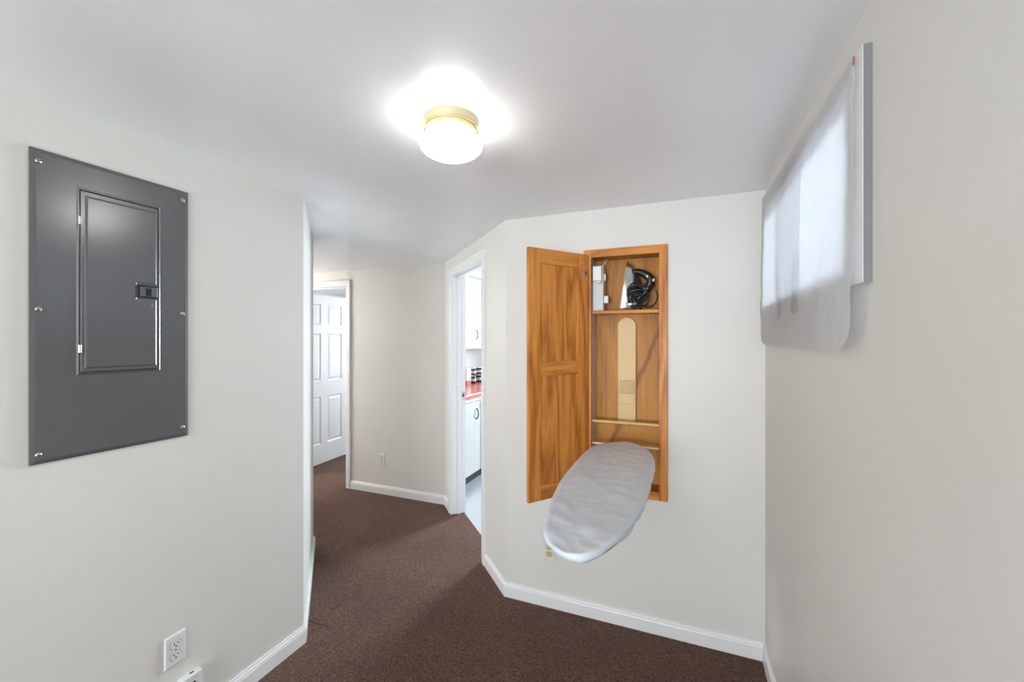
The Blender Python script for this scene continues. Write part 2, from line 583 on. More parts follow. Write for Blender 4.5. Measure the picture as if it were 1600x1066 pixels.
def door_trim(name, fn, s0, s1, h, th, label):
    root = struct(MB().sweep([(s0, 0), (s0, h), (s1, h), (s1, 0)], CASE, fn).build(name, 'trim_paint'), label)
    mb = MB()
    for (a0, a1, z0, z1) in ((s0 - JT, s0, 0, h + JT), (s1, s1 + JT, 0, h + JT), (s0, s1, h, h + JT)):
        k = MB().box(a0, a1, z0, z1, -th, 0.001)
        off = len(mb.v)
        mb.v += [fn(*p) for p in k.v]; mb.f += [tuple(off + i for i in f_) for f_ in k.f]
    mb.build('jamb', 'trim_paint', root, 0.0015)
    mb = MB()
    for (a0, a1, z0, z1) in ((s0, s0 + .011, 0, h), (s1 - .011, s1, 0, h), (s0, s1, h - .011, h)):
        k = MB().box(a0, a1, z0, z1, -0.080, -0.046)
        off = len(mb.v)
        mb.v += [fn(*p) for p in k.v]; mb.f += [tuple(off + i for i in f_) for f_ in k.f]
    mb.build('door_stop', 'trim_paint', root, 0.0015)
    return root


s_off = D.x + .12
trim_far = door_trim('trim_1', fnF, s_off - DX1, s_off - DX0, DH, 0.12, 'white casing around the open six-panel door')
trim_kit = door_trim('trim_2', fnK, KS0, KS1, KH, 0.12, 'white casing around the kitchen doorway')
# strike plate on the far kitchen jamb
k = MB()
for bx in ((KS1 - .0026, KS1 - .0006, 0.978, 1.048, -0.1195, -0.079),):
    b0 = MB().box(*bx)
    k.v += [fnK(*p) for p in b0.v]; k.f += b0.f
sp = k.build('strike_plate', 'screw_metal', trim_kit, 0.001)
k = MB(); b0 = MB().box(KS1 - .0035, KS1 - .0020, 1.000, 1.028, -0.105, -0.092)
k.v += [fnK(*p) for p in b0.v]; k.f += b0.f
k.build('latch_hole', 'dark_gap', sp)


# ------------------------------------------------------------------ six-panel door, open into the bedroom
def six_panel_door():
    w, h, th = 0.830, 2.015, 0.035
    st, mul = 0.115, 0.105
    rows = [(0.235, 0.800), (0.985, 1.555), (1.660, 1.905)]
    cols = [(st, (w - mul) / 2), ((w + mul) / 2, w - st)]
    mb = MB()
    xs = sorted({0, w, *[c for p in cols for c in p]})
    zs = sorted({0, h, *[c for p in rows for c in p]})
    for x0, x1 in zip(xs, xs[1:]):
        for z0, z1 in zip(zs, zs[1:]):
            if any(a <= x0 and x1 <= b_ for a, b_ in cols) and any(a <= z0 and z1 <= b_ for a, b_ in rows):
                continue
            mb.box(x0, x1, -th, 0, z0, z1)
    d = mb.build('door_1', 'door_paint')
    for (x0, x1) in cols:
        for (z0, z1) in rows:
            m2 = MB()
            def ring(inset, y):
                return [(x0 + inset, y, z0 + inset), (x1 - inset, y, z0 + inset), (x1 - inset, y, z1 - inset), (x0 + inset, y, z1 - inset)]
            m2.rings([ring(0, -th), ring(0.010, -th + .010), ring(0.018, -th + .010), ring(0.042, -th + .004)], False, True)
            m2.rings([ring(0, 0), ring(0.010, -.010), ring(0.018, -.010), ring(0.042, -.004)], False, True)
            m2.build('panel', 'door_paint', d)
    kn = MB().lathe([(0.0, -0.002), (0.03, -0.002), (0.03, 0.004), (0.012, 0.008), (0.011, 0.03), (0.026, 0.042), (0.029, 0.055), (0.02, 0.066), (0, 0.068)],
                    24, (w - .06, 0, 0.93), 'y')
    kn.build('knob', 'brass', d, smooth=True)
    return d


door = six_panel_door()
door.location = (DX0 - 0.005, YF + 0.128, 0.010)
door.rotation_euler = (0, 0, math.radians(93.5))
struct(door, 'white six-panel door standing open')

# ------------------------------------------------------------------ room window behind the sheet
win = struct(empty('window_1', (XR, (WY0 + WY1) / 2, WZ0)), 'small high window behind a white sheet')
iv = Matrix.Translation((-XR, -(WY0 + WY1) / 2, -WZ0))


def wpart(mb, name, mat, **kw):
    return mb.xform(iv).build(name, mat, win, **kw)


T_ = 0.016
cy0, cy1, cz0, cz1 = 1.068, 2.190, 1.6175, 2.106
mb = MB()
mb.box(XR - T_, XR + .01, cy0, WY0 + .004, cz0, cz1)
mb.box(XR - T_, XR + .01, WY1 - .004, cy1, cz0, cz1)
mb.box(XR - T_, XR + .01, WY0 + .004, WY1 - .004, cz0, WZ0 + .004)
mb.box(XR - T_, XR + .01, WY0 + .004, WY1 - .004, WZ1 - .004, cz1)
csg = wpart(mb, 'casing', 'trim_paint')
mb = MB().box(XR - T_ + .001, XR, cy0 - .0012, cy0 + .0005, cz0, cz1)  # thin strip painting shade onto the casing's near side
mb.xform(iv).build('casing_shade_strip', 'shaded_casing', csg)
mb = MB()
for (y0, y1, z0, z1) in ((WY0, WY0 + .016, WZ0, WZ1), (WY1 - .016, WY1, WZ0, WZ1), (WY0, WY1, WZ0, WZ0 + .016), (WY0, WY1, WZ1 - .016, WZ1)):
    mb.box(XR + .045, XR + .115, y0, y1, z0, z1)
wpart(mb, 'frame', 'vinyl_sash', bevel=0.003)
for (y0, y1, xo) in ((WY0 + .016, 1.885, .055), (1.862, WY1 - .016, .083)):
    mb = MB()
    for (a0, a1, z0, z1) in ((y0, y0 + .022, WZ0 + .016, WZ1 - .016), (y1 - .022, y1, WZ0 + .016, WZ1 - .016),
                             (y0, y1, WZ0 + .016, WZ0 + .036), (y0, y1, WZ1 - .036, WZ1 - .016)):
        mb.box(XR + xo, XR + xo + .024, a0, a1, z0, z1)
    sa = wpart(mb, 'sash', 'vinyl_sash', bevel=0.002)
    g = MB().box(XR + xo + .010, XR + xo + .014, y0 + .018, y1 - .018, WZ0 + .032, WZ1 - .032).xform(iv)
    g.build('pane', 'window_glass', sa)

# unseen windows; the bedroom and rear ones are added to bring light in
for nm, x0, x1, y, z0, z1, mt in (('added_rear_window', XL + .20, XL + 1.75, YR - .12, 0.45, 1.90, 'trim_paint'), ('window_2', -1.22, -0.34, KY1, 1.05, 2.12, 'kitchen_paint'), ('added_bedroom_window', BX0 - .1 + 1.45, BX0 - .1 + 2.75, BY1, 1.05, 2.1, 'door_paint')):
    wf = MB()
    for (a0, a1, b0, b1) in ((x0, x0 + .05, z0, z1), (x1 - .05, x1, z0, z1), (x0, x1, z0, z0 + .05), (x0, x1, z1 - .05, z1), ((x0 + x1) / 2 - .025, (x0 + x1) / 2 + .025, z0, z1)):
        wf.box(a0, a1, y + .03, y + .09, b0, b1)
    wf = struct(wf.build(nm, mt))
    MB().box(x0 + .04, x1 - .04, y + .055, y + .059, z0 + .04, z1 - .04).build('pane', 'window_glass', wf)


# ------------------------------------------------------------------ sheet hung over the window
def sheet(name, y0, y1, z0, zt0, zt1, mat, off, rad, parent=None, ny=72, nz=60, thick=0.0012, seed=0.0):
    """hanging sheet: y0 camera end, y1 corner end, rounded lower corners, pinned along the top"""
    fr, bk = [], []
    for j in range(nz + 1):
        w = j / nz
        for i in range(ny + 1):
            u = i / ny
            y = y0 + (y1 - y0) * u
            zt = zt0 + (zt1 - zt0) * u + 0.006 * math.sin(u * 19 + seed)
            zb = z0
            e0, e1 = (y - y0), (y1 - y)
            for e_ in (e0, e1):
                if e_ < rad:
                    zb = max(zb, z0 + 0.6 * (rad - math.sqrt(max(0, rad * rad - (rad - e_) ** 2))))
            z = zb + (zt - zb) * w
            hang = 1 - w
            x = XR - off - 0.009 * hang * (0.6 + 0.4 * math.sin(u * 7 + seed)) \
                - 0.004 * noise.noise((y * 5 + seed, z * 2.3, 1.7)) - 0.0036 * noise.noise((y * 9 + z * 4 + seed, z * 15 - y * 5, 5.1)) - 0.0016 * noise.noise((y * 24 + seed, z * 30, 2.2))
            if z < 1.66:                                   # swings in again below the casing
                x += 0.003 * (1.66 - z) / .2
            ye = y
            if i == 0:
                ye += 0.004 * noise.noise((0.3, z * 9, seed))
            if i == ny:
                ye += 0.012 * noise.noise((4.3, z * 6, seed))
            fr.append((x, ye, z)); bk.append((x + thick, ye, z))
    mb = MB()
    mb.v = fr + bk
    n0 = len(fr)
    idx = lambda i, j: j * (ny + 1) + i
    for j in range(nz):
        for i in range(ny):
            a, b_, c, d = idx(i, j), idx(i + 1, j), idx(i + 1, j + 1), idx(i, j + 1)
            mb.f.append((a, b_, c, d))
    mb.v = fr
    o = mb.build(name, mat, parent, smooth=True, angle=80)
    return o


sh = sheet('window_sheet', 1.092, 2.192, 1.475, 2.098, 2.140, 'thin_cloth', T_ + .006, 0.105, seed=0.4)
tag(sh, 'thin white sheet tacked over the small high window', 'curtain')
sheet('folded_layer', 1.515, 1.865, 1.585, 2.108, 2.122, 'gauze_layer', T_ + .0025, 0.001, sh, 24, 40, seed=0.4)

MB().box(XR - T_ - .0085, XR - T_ - .0060, 1.0905, 1.0950, 2.080, 2.098).build('tape_scrap', 'red_paint', sh, .0005)

# ------------------------------------------------------------------ breaker panel on the left wall
PY0, PY1, PZ0, PZ1 = 0.589, 1.004, 1.137, 2.052
bp_root = tag(empty('breaker_panel', (XL, (PY0 + PY1) / 2, PZ0)), 'dark grey steel breaker panel on the left wall', 'breaker panel')
ib = Matrix.Translation((-XL, -(PY0 + PY1) / 2, -PZ0))


def rect(y0, y1, z0, z1, i, x):
    return [(x, y0 + i, z0 + i), (x, y1 - i, z0 + i), (x, y1 - i, z1 - i), (x, y0 + i, z1 - i)]


# pressed cover: bevelled rim, field, embossed frame around the door
fy0, fy1, fz0, fz1 = 0.692, 0.9075, 1.392, 1.9655
mb = MB()
R = [rect(PY0, PY1, PZ0, PZ1, 0.0, XL - .001), rect(PY0, PY1, PZ0, PZ1, 0.0, XL + .0075), rect(PY0, PY1, PZ0, PZ1, 0.010, XL + .0097),
     rect(PY0, PY1, PZ0, PZ1, 0.013, XL + .010),
     rect(fy0 - .004, fy1 + .004, fz0 - .004, fz1 + .004, 0, XL + .010), rect(fy0, fy1, fz0, fz1, 0, XL + .0125),
     rect(fy0, fy1, fz0, fz1, 0.002, XL + .0125), rect(fy0, fy1, fz0, fz1, 0.0045, XL + .0060)]
mb.rings(R, True, True)
cov = mb.xform(ib).build('cover', 'panel_steel', bp_root)
# door leaf with a raised field and a notch for the latch
dy0, dy1, dz0, dz1 = fy0 + .0055, fy1 - .0040, fz0 + .0055, fz1 - .0055
ly0, lz0, lz1 = 0.842, 1.638, 1.690
mb = MB().rings([rect(dy0, dy1, dz0, dz1, 0, XL + .006), rect(dy0, dy1, dz0, dz1, 0, XL + .0115), rect(dy0, dy1, dz0, dz1, .001, XL + .0123)], True, True)
leaf = mb.xform(ib).build('panel_door', 'panel_steel', bp_root)
g0, g1, h0, h1 = dy0 + .009, dy1 - .004, dz0 + .010, dz1 - .012


def notch(i):
    return [(g0 + i, h0 + i), (g1 - i, h0 + i), (g1 - i, lz0 - i), (ly0 - i, lz0 - i), (ly0 - i, lz1 + i), (g1 - i, lz1 + i), (g1 - i, h1 - i), (g0 + i, h1 - i)]


mb = MB().rings([[(XL + .0115, *p) for p in notch(0)], [(XL + .0128, *p) for p in notch(.0006)], [(XL + .0142, *p) for p in notch(.0040)],
                 [(XL + .0147, *p) for p in notch(.0070)]], True, True)
mb.xform(ib).build('raised_field', 'panel_steel', leaf)
mb = MB().box(XL + .012, XL + .0165, ly0 + .002, g1 + .003, lz0 + .004, lz1 - .004)
lt = mb.xform(ib).build('latch', 'black_plastic', leaf, 0.001)
mb = MB().box(XL + .0165, XL + .0195, ly0 + .006, g1 - .001, lz0 + .009, lz1 - .010)
mb.xform(ib).build('latch_plate', 'panel_steel', leaf, 0.001)
mb = MB().box(XL + .0190, XL + .0225, ly0 + .021, ly0 + .039, lz0 + .012, lz1 - .014)
mb.xform(ib).build('latch_slide', 'black_plastic', leaf, 0.001)
mb = MB().box(XL + .0143, XL + .0160, ly0 + .028, ly0 + .043, lz0 - .027, lz0 - .013)
mb.xform(ib).build('embossed_square', 'panel_steel', leaf, 0.002)
for z in (1.867, 1.470):
    MB().lathe([(0, -.012), (.0042, -.012), (.0042, .012), (0, .012)], 12, (XL + .013, fy0 + .0035, z)).xform(ib).build('hinge', 'screw_metal', leaf, smooth=True)
for (y, z) in ((.6065, 2.016), (.6065, 1.587), (.6065, 1.164), (.984, 2.018), (.984, 1.594), (.984, 1.171)):
    c = MB().lathe([(0, -.001), (.0074, -.001), (.0072, .0015), (.0055, .0034), (.003, .0042), (0, .0044)], 16, (XL + .010, y, z), 'x')
    sc_ = c.xform(ib).build('screw', 'screw_metal', bp_root, smooth=True)
    MB().box(XL + .0140, XL + .0157, y - .0065, y + .0065, z - .0008, z + .0008).xform(ib).build('screw_slot', 'dark_gap', sc_)


# ------------------------------------------------------------------ wall outlets
def outlet(P, nrm_angle, label, plate='white_plastic', rec='white_plastic'):
    """local: x along the wall, -y out of the wall, z up; origin at the plate's centre"""
    o = tag(empty('wall_outlet', P, nrm_angle), label, 'outlet', 'duplex outlets')
    w, h = 0.035, 0.0575
    rr = lambda i, y: [(-w + i, y, -h + i), (w - i, y, -h + i), (w - i, y, h - i), (-w + i, y, h - i)]
    MB().rings([rr(0, .001), rr(0, -.002), rr(.004, -.0062), rr(.005, -.0064)]).build('plate', plate, o)
    for sgn in (1, -1):
        cz = sgn * 0.0205
        pts = []
        for k in range(28):
            a = 2 * math.pi * k / 28
            pts.append((0.0172 * math.cos(a), max(-.0130, min(.0130, 0.0172 * math.sin(a)))))
        MB().prism([(a * 1.07, b_ * 1.09) for a, b_ in pts], lambda a, b_: (a, -.0062, cz + b_), lambda a, b_: (a, -.0067, cz + b_)).build('recess_edge', 'dark_gap', o)
        r_ = MB().prism(pts, lambda a, b_: (a, -.0060, cz + b_), lambda a, b_: (a, -.0085, cz + b_)).build('receptacle', rec, o, 0.0006)
        for (x, ww, hh) in ((-.0063, .0014, .0042), (.0063, .0014, .0034)):
            MB().box(x - ww, x + ww, -.0088, -.0080, cz + .004 - hh, cz + .004 + hh).build('slot', 'dark_gap', r_)
        MB().lathe([(0, -.0088), (.0028, -.0088), (.0028, -.0080), (0, -.0080)], 12, (0, 0, cz - .0068), 'y').build('ground_hole', 'dark_gap', r_)
    MB().lathe([(0, -.0082), (.0028, -.0078), (.003, -.0062), (0, -.0062)], 12, (0, 0, 0), 'y').build('screw', 'screw_metal', o, smooth=True)
    return o


outlet((XL, 0.963, 0.355), math.radians(90), 'white duplex outlet low on the left wall below the breaker panel')
outlet((-2.70, YF, 0.331), 0, 'small white duplex outlet on the far wall of the passage')
outlet((-0.688, YB, 0.315), 0, 'painted-over outlet with yellowed sockets behind the ironing board nose', 'wall_paint', 'yellowed_plastic')

# small plug-in box under the left outlet
dv = tag(empty('plug_in_detector', (XL, 1.006, 0.124)), 'white plug-in box with a slotted top low on the left wall', 'detector')
MB().box(0, .030, -.036, .036, 0, .112).build('housing', 'white_plastic', dv, 0.003)
MB().box(.010, .017, .000, .014, .1117, .1126).build('top_slot', 'dark_gap', dv)
for k in range(2):
    MB().box(.0295, .0304, -.026, .020, .100 - .006 * k, .1018 - .006 * k).build('vent_slit', 'grey_plastic', dv)
MB().box(.0295, .0325, -.006, .010, .078, .0865).build('test_button', 'black_plastic', dv, 0.0008)

# ------------------------------------------------------------------ ceiling lamp
LX, LY = -0.682, 1.164
lamp = tag(empty('ceiling_lamp', (LX, LY, H)), 'round flush ceiling lamp with white glass globe and cream ring', 'ceiling lamp')
MB().lathe([(0, 0.0), (.0880, 0.0), (.0885, -.006), (.0870, -.009), (.0870, -.020), (.0850, -.024), (.0835, -.026), (0, -.026)], 64).build('canopy', 'cream_enamel', lamp, smooth=True)
MB().lathe([(.060, -.024), (.0815, -.024), (.0820, -.030), (.0815, -.044), (.080, -.0465), (.060, -.0465)], 64).build('fitter_ring', 'cream_enamel', lamp, smooth=True)
MB().lathe([(.070, -.0255), (.0868, -.0258), (.0868, -.0285), (.070, -.0285)], 64).build('ring_lip', 'brass', lamp, smooth=True)
gp = [(0.060, -.040), (.0765, -.040)]
cz, rx, rz = -.0775, .0995, .0425
for k in range(0, 29):
    a = math.radians(38 - k * (128 / 28))
    gp.append((max(0.0001, rx * math.cos(a)), cz + rz * math.sin(a)))
MB().lathe(gp, 64).build('glass_globe', 'opal_glass_lit', lamp, smooth=True, angle=60)
for a in (200, 320, 80):
    c, s_ = math.cos(math.radians(a)), math.sin(math.radians(a))
    MB().tube([(c * .078, s_ * .078, -.037), (c * .092, s_ * .092, -.037), (c * .0925, s_ * .0925, -.037)], .0022, 8).build('thumb_screw', 'brass', lamp, smooth=True)

# ------------------------------------------------------------------ oak ironing cabinet, recessed in the back wall
FY = YB - 0.020                                       # front of the face frame
CB = YB + 0.100                                       # inner back
cab = tag(empty('ironing_cabinet', ((CX0 + CX1) / 2, YB, CZ0)), 'oak ironing board cabinet set in the wall, its door standing open', 'cabinet')
ic = Matrix.Translation((-(CX0 + CX1) / 2, -YB, -CZ0))


def cpart(mb, name, mat, parent=cab, **kw):
    return mb.xform(ic).build(name, mat, parent, **kw)


ST, RL = 0.040, 0.042
ix0, ix1, iz0, iz1 = CX0 + ST, CX1 - ST, CZ0 + RL, CZ1 - RL
cpart(MB().box(CX0, ix0, FY, YB - .001, CZ0, CZ1), 'stile', 'oak_vertical', bevel=.0015)
cpart(MB().box(ix1, CX1, FY, YB - .001, CZ0, CZ1), 'stile', 'oak_vertical', bevel=.0015)
cpart(MB().box(ix0, ix1, FY + .0003, YB - .001, iz1, CZ1), 'rail', 'oak_horizontal', bevel=.001)
cpart(MB().box(ix0, ix1, FY + .0003, YB - .001, CZ0, iz0), 'rail', 'oak_horizontal', bevel=.001)
cpart(MB().box(ix0 - .012, ix1 + .012, CB, CB + .006, iz0 - .012, iz1 + .012), 'back_panel', 'veneer_back')
cpart(MB().box(ix0 - .012, ix0, FY + .012, CB, iz0 - .012, iz1 + .012), 'side_panel', 'daylit_side_wood')
cpart(MB().box(ix1, ix1 + .012, FY + .012, CB, iz0 - .012, iz1 + .012), 'side_panel', 'veneer_back')
cpart(MB().box(ix0, ix1, FY + .012, CB, iz1, iz1 + .012), 'top_panel', 'veneer_back')
cpart(MB().box(ix0, ix1, FY + .012, CB, iz0 - .012, iz0), 'bottom_panel', 'veneer_back')
cpart(MB().box(ix0 + .0005, ix1 - .0005, FY + .014, CB - .001, 1.634, 1.653), 'shelf', 'oak_horizontal', bevel=.003)
cpart(MB().tube([(ix0, YB + .012, 1.058), (ix1, YB + .012, 1.058)], .0085, 14), 'dowel_rod', 'dowel_wood', smooth=True)
cpart(MB().tube([(ix0, YB + .020, .936), (ix1, YB + .020, .936)], .0055, 12), 'pivot_rod', 'white_plastic', smooth=True)

# the open door
HX, HY = CX0 + .012, FY - .002
DW, DT, DZ0, DZ1 = 0.386, 0.019, 0.702, 1.949
dst, drl = 0.074, 0.074
DM = Matrix.Translation((HX - (CX0 + CX1) / 2, HY - YB, -CZ0)) @ Matrix.Rotation(math.radians(-125.5), 4, 'Z')


def dpart(mb, name, mat, parent, **kw):
    o = mb.build(name, mat, parent, **kw)
    return o


# local: x from hinge to free edge, y=0..DT thickness (inside face is y=DT), z world height
mb = MB().box(0, dst, 0, DT, DZ0, DZ1).box(DW - dst, DW, 0, DT, DZ0, DZ1)
cdoor = mb.build('cabinet_door', 'oak_vertical', cab, bevel=.002)
cdoor.matrix_local = DM
mid0, mid1 = 1.318, 1.388
for (z0, z1) in ((DZ0, DZ0 + drl), (mid0, mid1), (DZ1 - drl, DZ1)):
    MB().box(dst, DW - dst, .0004, DT - .0004, z0, z1).build('rail', 'oak_horizontal', cdoor, bevel=.001)
for (z0, z1) in ((DZ0 + drl, mid0), (mid1, DZ1 - drl)):
    MB().box(dst - .004, DW - dst + .004, .005, DT - .006, z0 - .004, z1 + .004).build('door_panel', 'oak_vertical', cdoor)
for z in (1.85, 0.80):
    h_ = MB().box(.004, .030, DT - .001, DT + .0015, z - .018, z + .018).build('hinge', 'screw_metal', cdoor, .001)
    MB().lathe([(0, 0), (.005, 0), (.0045, .002), (0, .0025)], 12, (.017, DT + .0012, z), 'y').build('screw', 'dark_gap', h_, smooth=True)
MB().lathe([(0, 0), (.0045, 0), (.0045, .004), (.002, .006), (0, .006)], 12, (DW - .035, DT - .0005, 1.345), 'y').build('knob_bolt', 'brass', cdoor, smooth=True)
MB().lathe([(0, 0), (.009, 0), (.007, -.008), (.015, -.018), (.013, -.025), (0, -.027)], 20, (DW - .035, .0005, 1.345), 'y').build('knob', 'oak_vertical', cdoor, smooth=True)

# sleeve board leaning inside
sx0, sx1 = -0.3255, -0.2290
sl = tag(empty('sleeve_board', ((sx0 + sx1) / 2, CB - .020, 1.037)), 'narrow beige sleeve ironing board standing inside the oak cabinet', 'sleeve board')
hw = (sx1 - sx0) / 2
pts = [(-hw * .97, 0), (hw * .97, 0)]
for k in range(0, 19):
    a = math.pi * k / 18
    pts.append((hw * math.cos(a), 0.58 - hw * .95 + hw * .95 * math.sin(a)))
MB().prism(pts, lambda a, b_: (a, .018, b_), lambda a, b_: (a, 0, b_)).build('board', 'beige_laminate', sl, bevel=.002)
MB().box(-.042, .043, -.006, .0005, .113, .193).build('hinged_foot', 'beige_laminate', sl, .0012)
MB().box(-.036, .040, -.0095, -.005, .193 - .026, .193 + .050 - .004).build('foot_flap', 'beige_pad', sl, .0012)

# grey control box on the shelf
cbx = tag(empty('control_box', (-.4195, YB + .045, 1.6535)), 'light grey steel control box upright on the cabinet shelf', 'electrical box')
MB().box(-.0285, .0285, -.035, .045, 0, .242).build('housing', 'box_steel', cbx, .0025)
MB().box(-.024, .022, -.058, -.034, .158, .236).build('timer_cover', 'white_plastic', cbx, .003)
MB().box(-.006, .020, -.056, -.034, .146, .158).build('timer_lip', 'grey_plastic', cbx, .002)  # grey lip below the timer cover
MB().tube([(.020, -.02, .240), (.033, -.02, .258), (.045, -.018, .276), (.039, -.01, .266), (.030, -.01, .248)], .0022, 8).build('wire_clip', 'chrome', cbx, smooth=True)
MB().box(.0275, .038, -.020, .006, .160, .198).build('side_tab', 'white_plastic', cbx, .003)
MB().box(.0275, .052, -.022, .004, .040, .080).build('plug', 'white_plastic', cbx, .004)

# ------------------------------------------------------------------ the iron, standing on its heel
ir = tag(empty('clothes_iron', (-.272, YB + .036, 1.6605)), 'chrome clothes iron with black handle and wound cord standing on the shelf', 'iron')
LEAN = Matrix.Rotation(math.radians(7), 4, 'Y')
IL, IW = 0.250, 0.044


def sole(t):                                            # half width of the soleplate at height t (0 heel .. 1 tip)
    return IW * max(0.02, (1 - max(0, (t - .25) / .75) ** 2.0)) * (0.86 + 0.14 * min(1, t / .2))


def iron_ring(x, k0, k1, shrink):
    pr = []
    N = 18
    for i in range(N + 1):
        t_ = k0 + (k1 - k0) * i / N
        pr.append((x, sole((t_ - k0) / (k1 - k0)) * shrink, t_ * IL))
    for i in range(N, -1, -1):
        t_ = k0 + (k1 - k0) * i / N
        pr.append((x, -sole((t_ - k0) / (k1 - k0)) * shrink, t_ * IL))
    return pr


MB().rings([iron_ring(-.030, 0, 1, .97), iron_ring(-.028, 0, 1, 1), iron_ring(-.020, 0, 1, 1), iron_ring(-.019, 0.01, .985, .95)]).xform(LEAN).build('soleplate', 'chrome', ir, smooth=True, angle=40)
MB().rings([iron_ring(-.0195, 0.012, .97, .96), iron_ring(-.008, 0.014, .95, .95), iron_ring(.006, .018, .88, .85), iron_ring(.020, .024, .78, .62), iron_ring(.028, .03, .70, .38)]).xform(LEAN).build('chrome_shell', 'chrome', ir, smooth=True, angle=50)
MB().rings([iron_ring(.016, .0, .80, .60), iron_ring(.030, .0, .76, .55), iron_ring(.040, .0, .70, .42), iron_ring(.054, .0, .58, .34), iron_ring(.070, .03, .42, .24)]).xform(LEAN).build('black_body', 'black_plastic', ir, smooth=True, angle=50)
MB().tube([(.008, 0, .196), (.030, 0, .200), (.060, 0, .193), (.088, 0, .178), (.102, 0, .162), (.103, 0, .146), (.094, 0, .122), (.078, 0, .094), (.058, 0, .066), (.040, 0, .050)],
          lambda t_: .014 + .008 * math.sin(math.pi * t_), 14).xform(LEAN).build('handle', 'black_plastic', ir, smooth=True)
MB().lathe([(0, 0), (.009, 0), (.009, .008), (.006, .011), (0, .011)], 16, (.112, -.012, .160), 'x').xform(LEAN).build('steam_button', 'white_plastic', ir, smooth=True)
MB().lathe([(0, 0), (.006, 0), (.006, -.006), (0, -.007)], 14, (.084, -.020, .176), 'y').xform(LEAN).build('spray_button', 'white_plastic', ir, smooth=True)
pth = []
for k in range(0, 260):                                  # cord wound around the body
    a = k / 259 * 2 * math.pi * 8.5
    u = k / 259
    pth.append((.058 + (.040 + .013 * math.sin(a * .37)) * math.cos(a + .4 * math.sin(a * .23)), -.024 - .020 * math.sin(a * .5) ** 2 - .008 * math.sin(a * 1.3),
                .072 + .052 * math.sin(a) * (0.72 + .28 * math.sin(a * .21)) + .014 * math.sin(a * .3)))
MB().tube(pth, .0036, 8).build('cord', 'black_plastic', ir, smooth=True)
pth = []
for k in range(0, 41):
    a = math.radians(130 - k * 6.6)
    pth.append((.112 + .044 * math.cos(a), -.022 + .010 * math.sin(a * 2), .058 + .053 * math.sin(a)))
MB().tube(pth, .0036, 8).build('cord_loop', 'black_plastic', ir, smooth=True)
MB().box(.030, .060, -.058, -.040, .012, .030).build('plug', 'black_plastic', ir, .004)
for yy in (-.053, -.045):
    MB().box(.014, .030, yy - .0008, yy + .0008, .018, .024).build('plug_prong', 'chrome', ir)

# ------------------------------------------------------------------ ironing board swung down out of the cabinet
OUT = [(-.262, 2.247), (-.32, 2.225), (-.368, 2.185), (-.412, 2.11), (-.430, 2.0), (-.434, 1.8), (-.431, 1.6), (-.416, 1.42), (-.393, 1.27), (-.366, 1.14), (-.345, 1.088),
       (-.318, 1.055), (-.285, 1.034), (-.245, 1.028), (-.2015, 1.057), (-.155, 1.166), (-.128, 1.304), (-.112, 1.45), (-.107, 1.668), (-.107, 1.85),
       (-.114, 1.97), (-.135, 2.08), (-.163, 2.147), (-.205, 2.215)]


def closed_spline(P, per=6):
    out = []
    n_ = len(P)
    for i in range(n_):
        p0, p1, p2, p3 = (Vector(P[(i + k) % n_]) for k in (-1, 0, 1, 2))
        for j in range(per):
            t_ = j / per
            out.append(0.5 * ((2 * p1) + (-p0 + p2) * t_ + (2 * p0 - 5 * p1 + 4 * p2 - p3) * t_ ** 2 + (-p0 + 3 * p1 - 3 * p2 + p3) * t_ ** 3))
    return out


BZ = 0.964
ib_root = tag(empty('ironing_board', (-.27, YB + .02, BZ - .03)), 'ironing board in a silver grey cover folded down from the oak cabinet', 'ironing board')
im = Matrix.Translation((.27, -YB - .02, -BZ + .03))
OL = closed_spline(OUT)


def resample(ch, m):
    acc = [0.0]
    for a_, b_ in zip(ch, ch[1:]):
        acc.append(acc[-1] + (b_ - a_).length)
    out, k_ = [], 0
    for i_ in range(m):
        d_ = acc[-1] * i_ / (m - 1)
        while k_ < len(acc) - 2 and acc[k_ + 1] < d_:
            k_ += 1
        out.append(ch[k_].lerp(ch[k_ + 1], (d_ - acc[k_]) / max(1e-9, acc[k_ + 1] - acc[k_])))
    return out


MH = 73                                                 # outline as two matching chains, rear to nose and back
ia = max(range(len(OL)), key=lambda k_: OL[k_].y)
OL = OL[ia:] + OL[:ia]
ib_ = min(range(len(OL)), key=lambda k_: OL[k_].y)
OL = resample(OL[:ib_ + 1], MH) + resample(OL[ib_:] + [OL[0]], MH)[1:-1]
cx_, cy_ = -.27, 1.62
NO = len(OL)
nrm2 = []
for i in range(NO):
    t_ = (OL[(i + 1) % NO] - OL[i - 1]).normalized()
    nn = Vector((t_.y, -t_.x))
    if nn.dot(OL[i] - Vector((cx_, cy_))) < 0:
        nn = -nn
    nrm2.append(nn)


def wr(x, y, k=1.0):
    front = max(0.0, min(1.0, (1.75 - y) / .6))
    a = noise.noise((x * 9, y * 5.5, .3)) * .0080 + abs(noise.noise((x * 18 + y * 9, y * 13, 2.3))) * .0110
    return k * a * (0.25 + 0.9 * front)


rings = []
rings.append([(*(p - nn * .004), BZ - .001 + wr(p.x, p.y, .7)) for p, nn in zip(OL, nrm2)])
rings.append([(*(p), BZ - .005 + wr(p.x, p.y, .5)) for p, nn in zip(OL, nrm2)])


def hem(i, lo, d0, d1):
    p = OL[i]
    w = noise.noise((p.x * 11, p.y * 11, 8.2)) + .6 * noise.noise((p.x * 30, p.y * 30, 3.1))
    f_ = 0.5 + 0.5 * max(0, min(1, (1.55 - p.y) / .4))
    return BZ - lo - d0 - d1 * w * f_


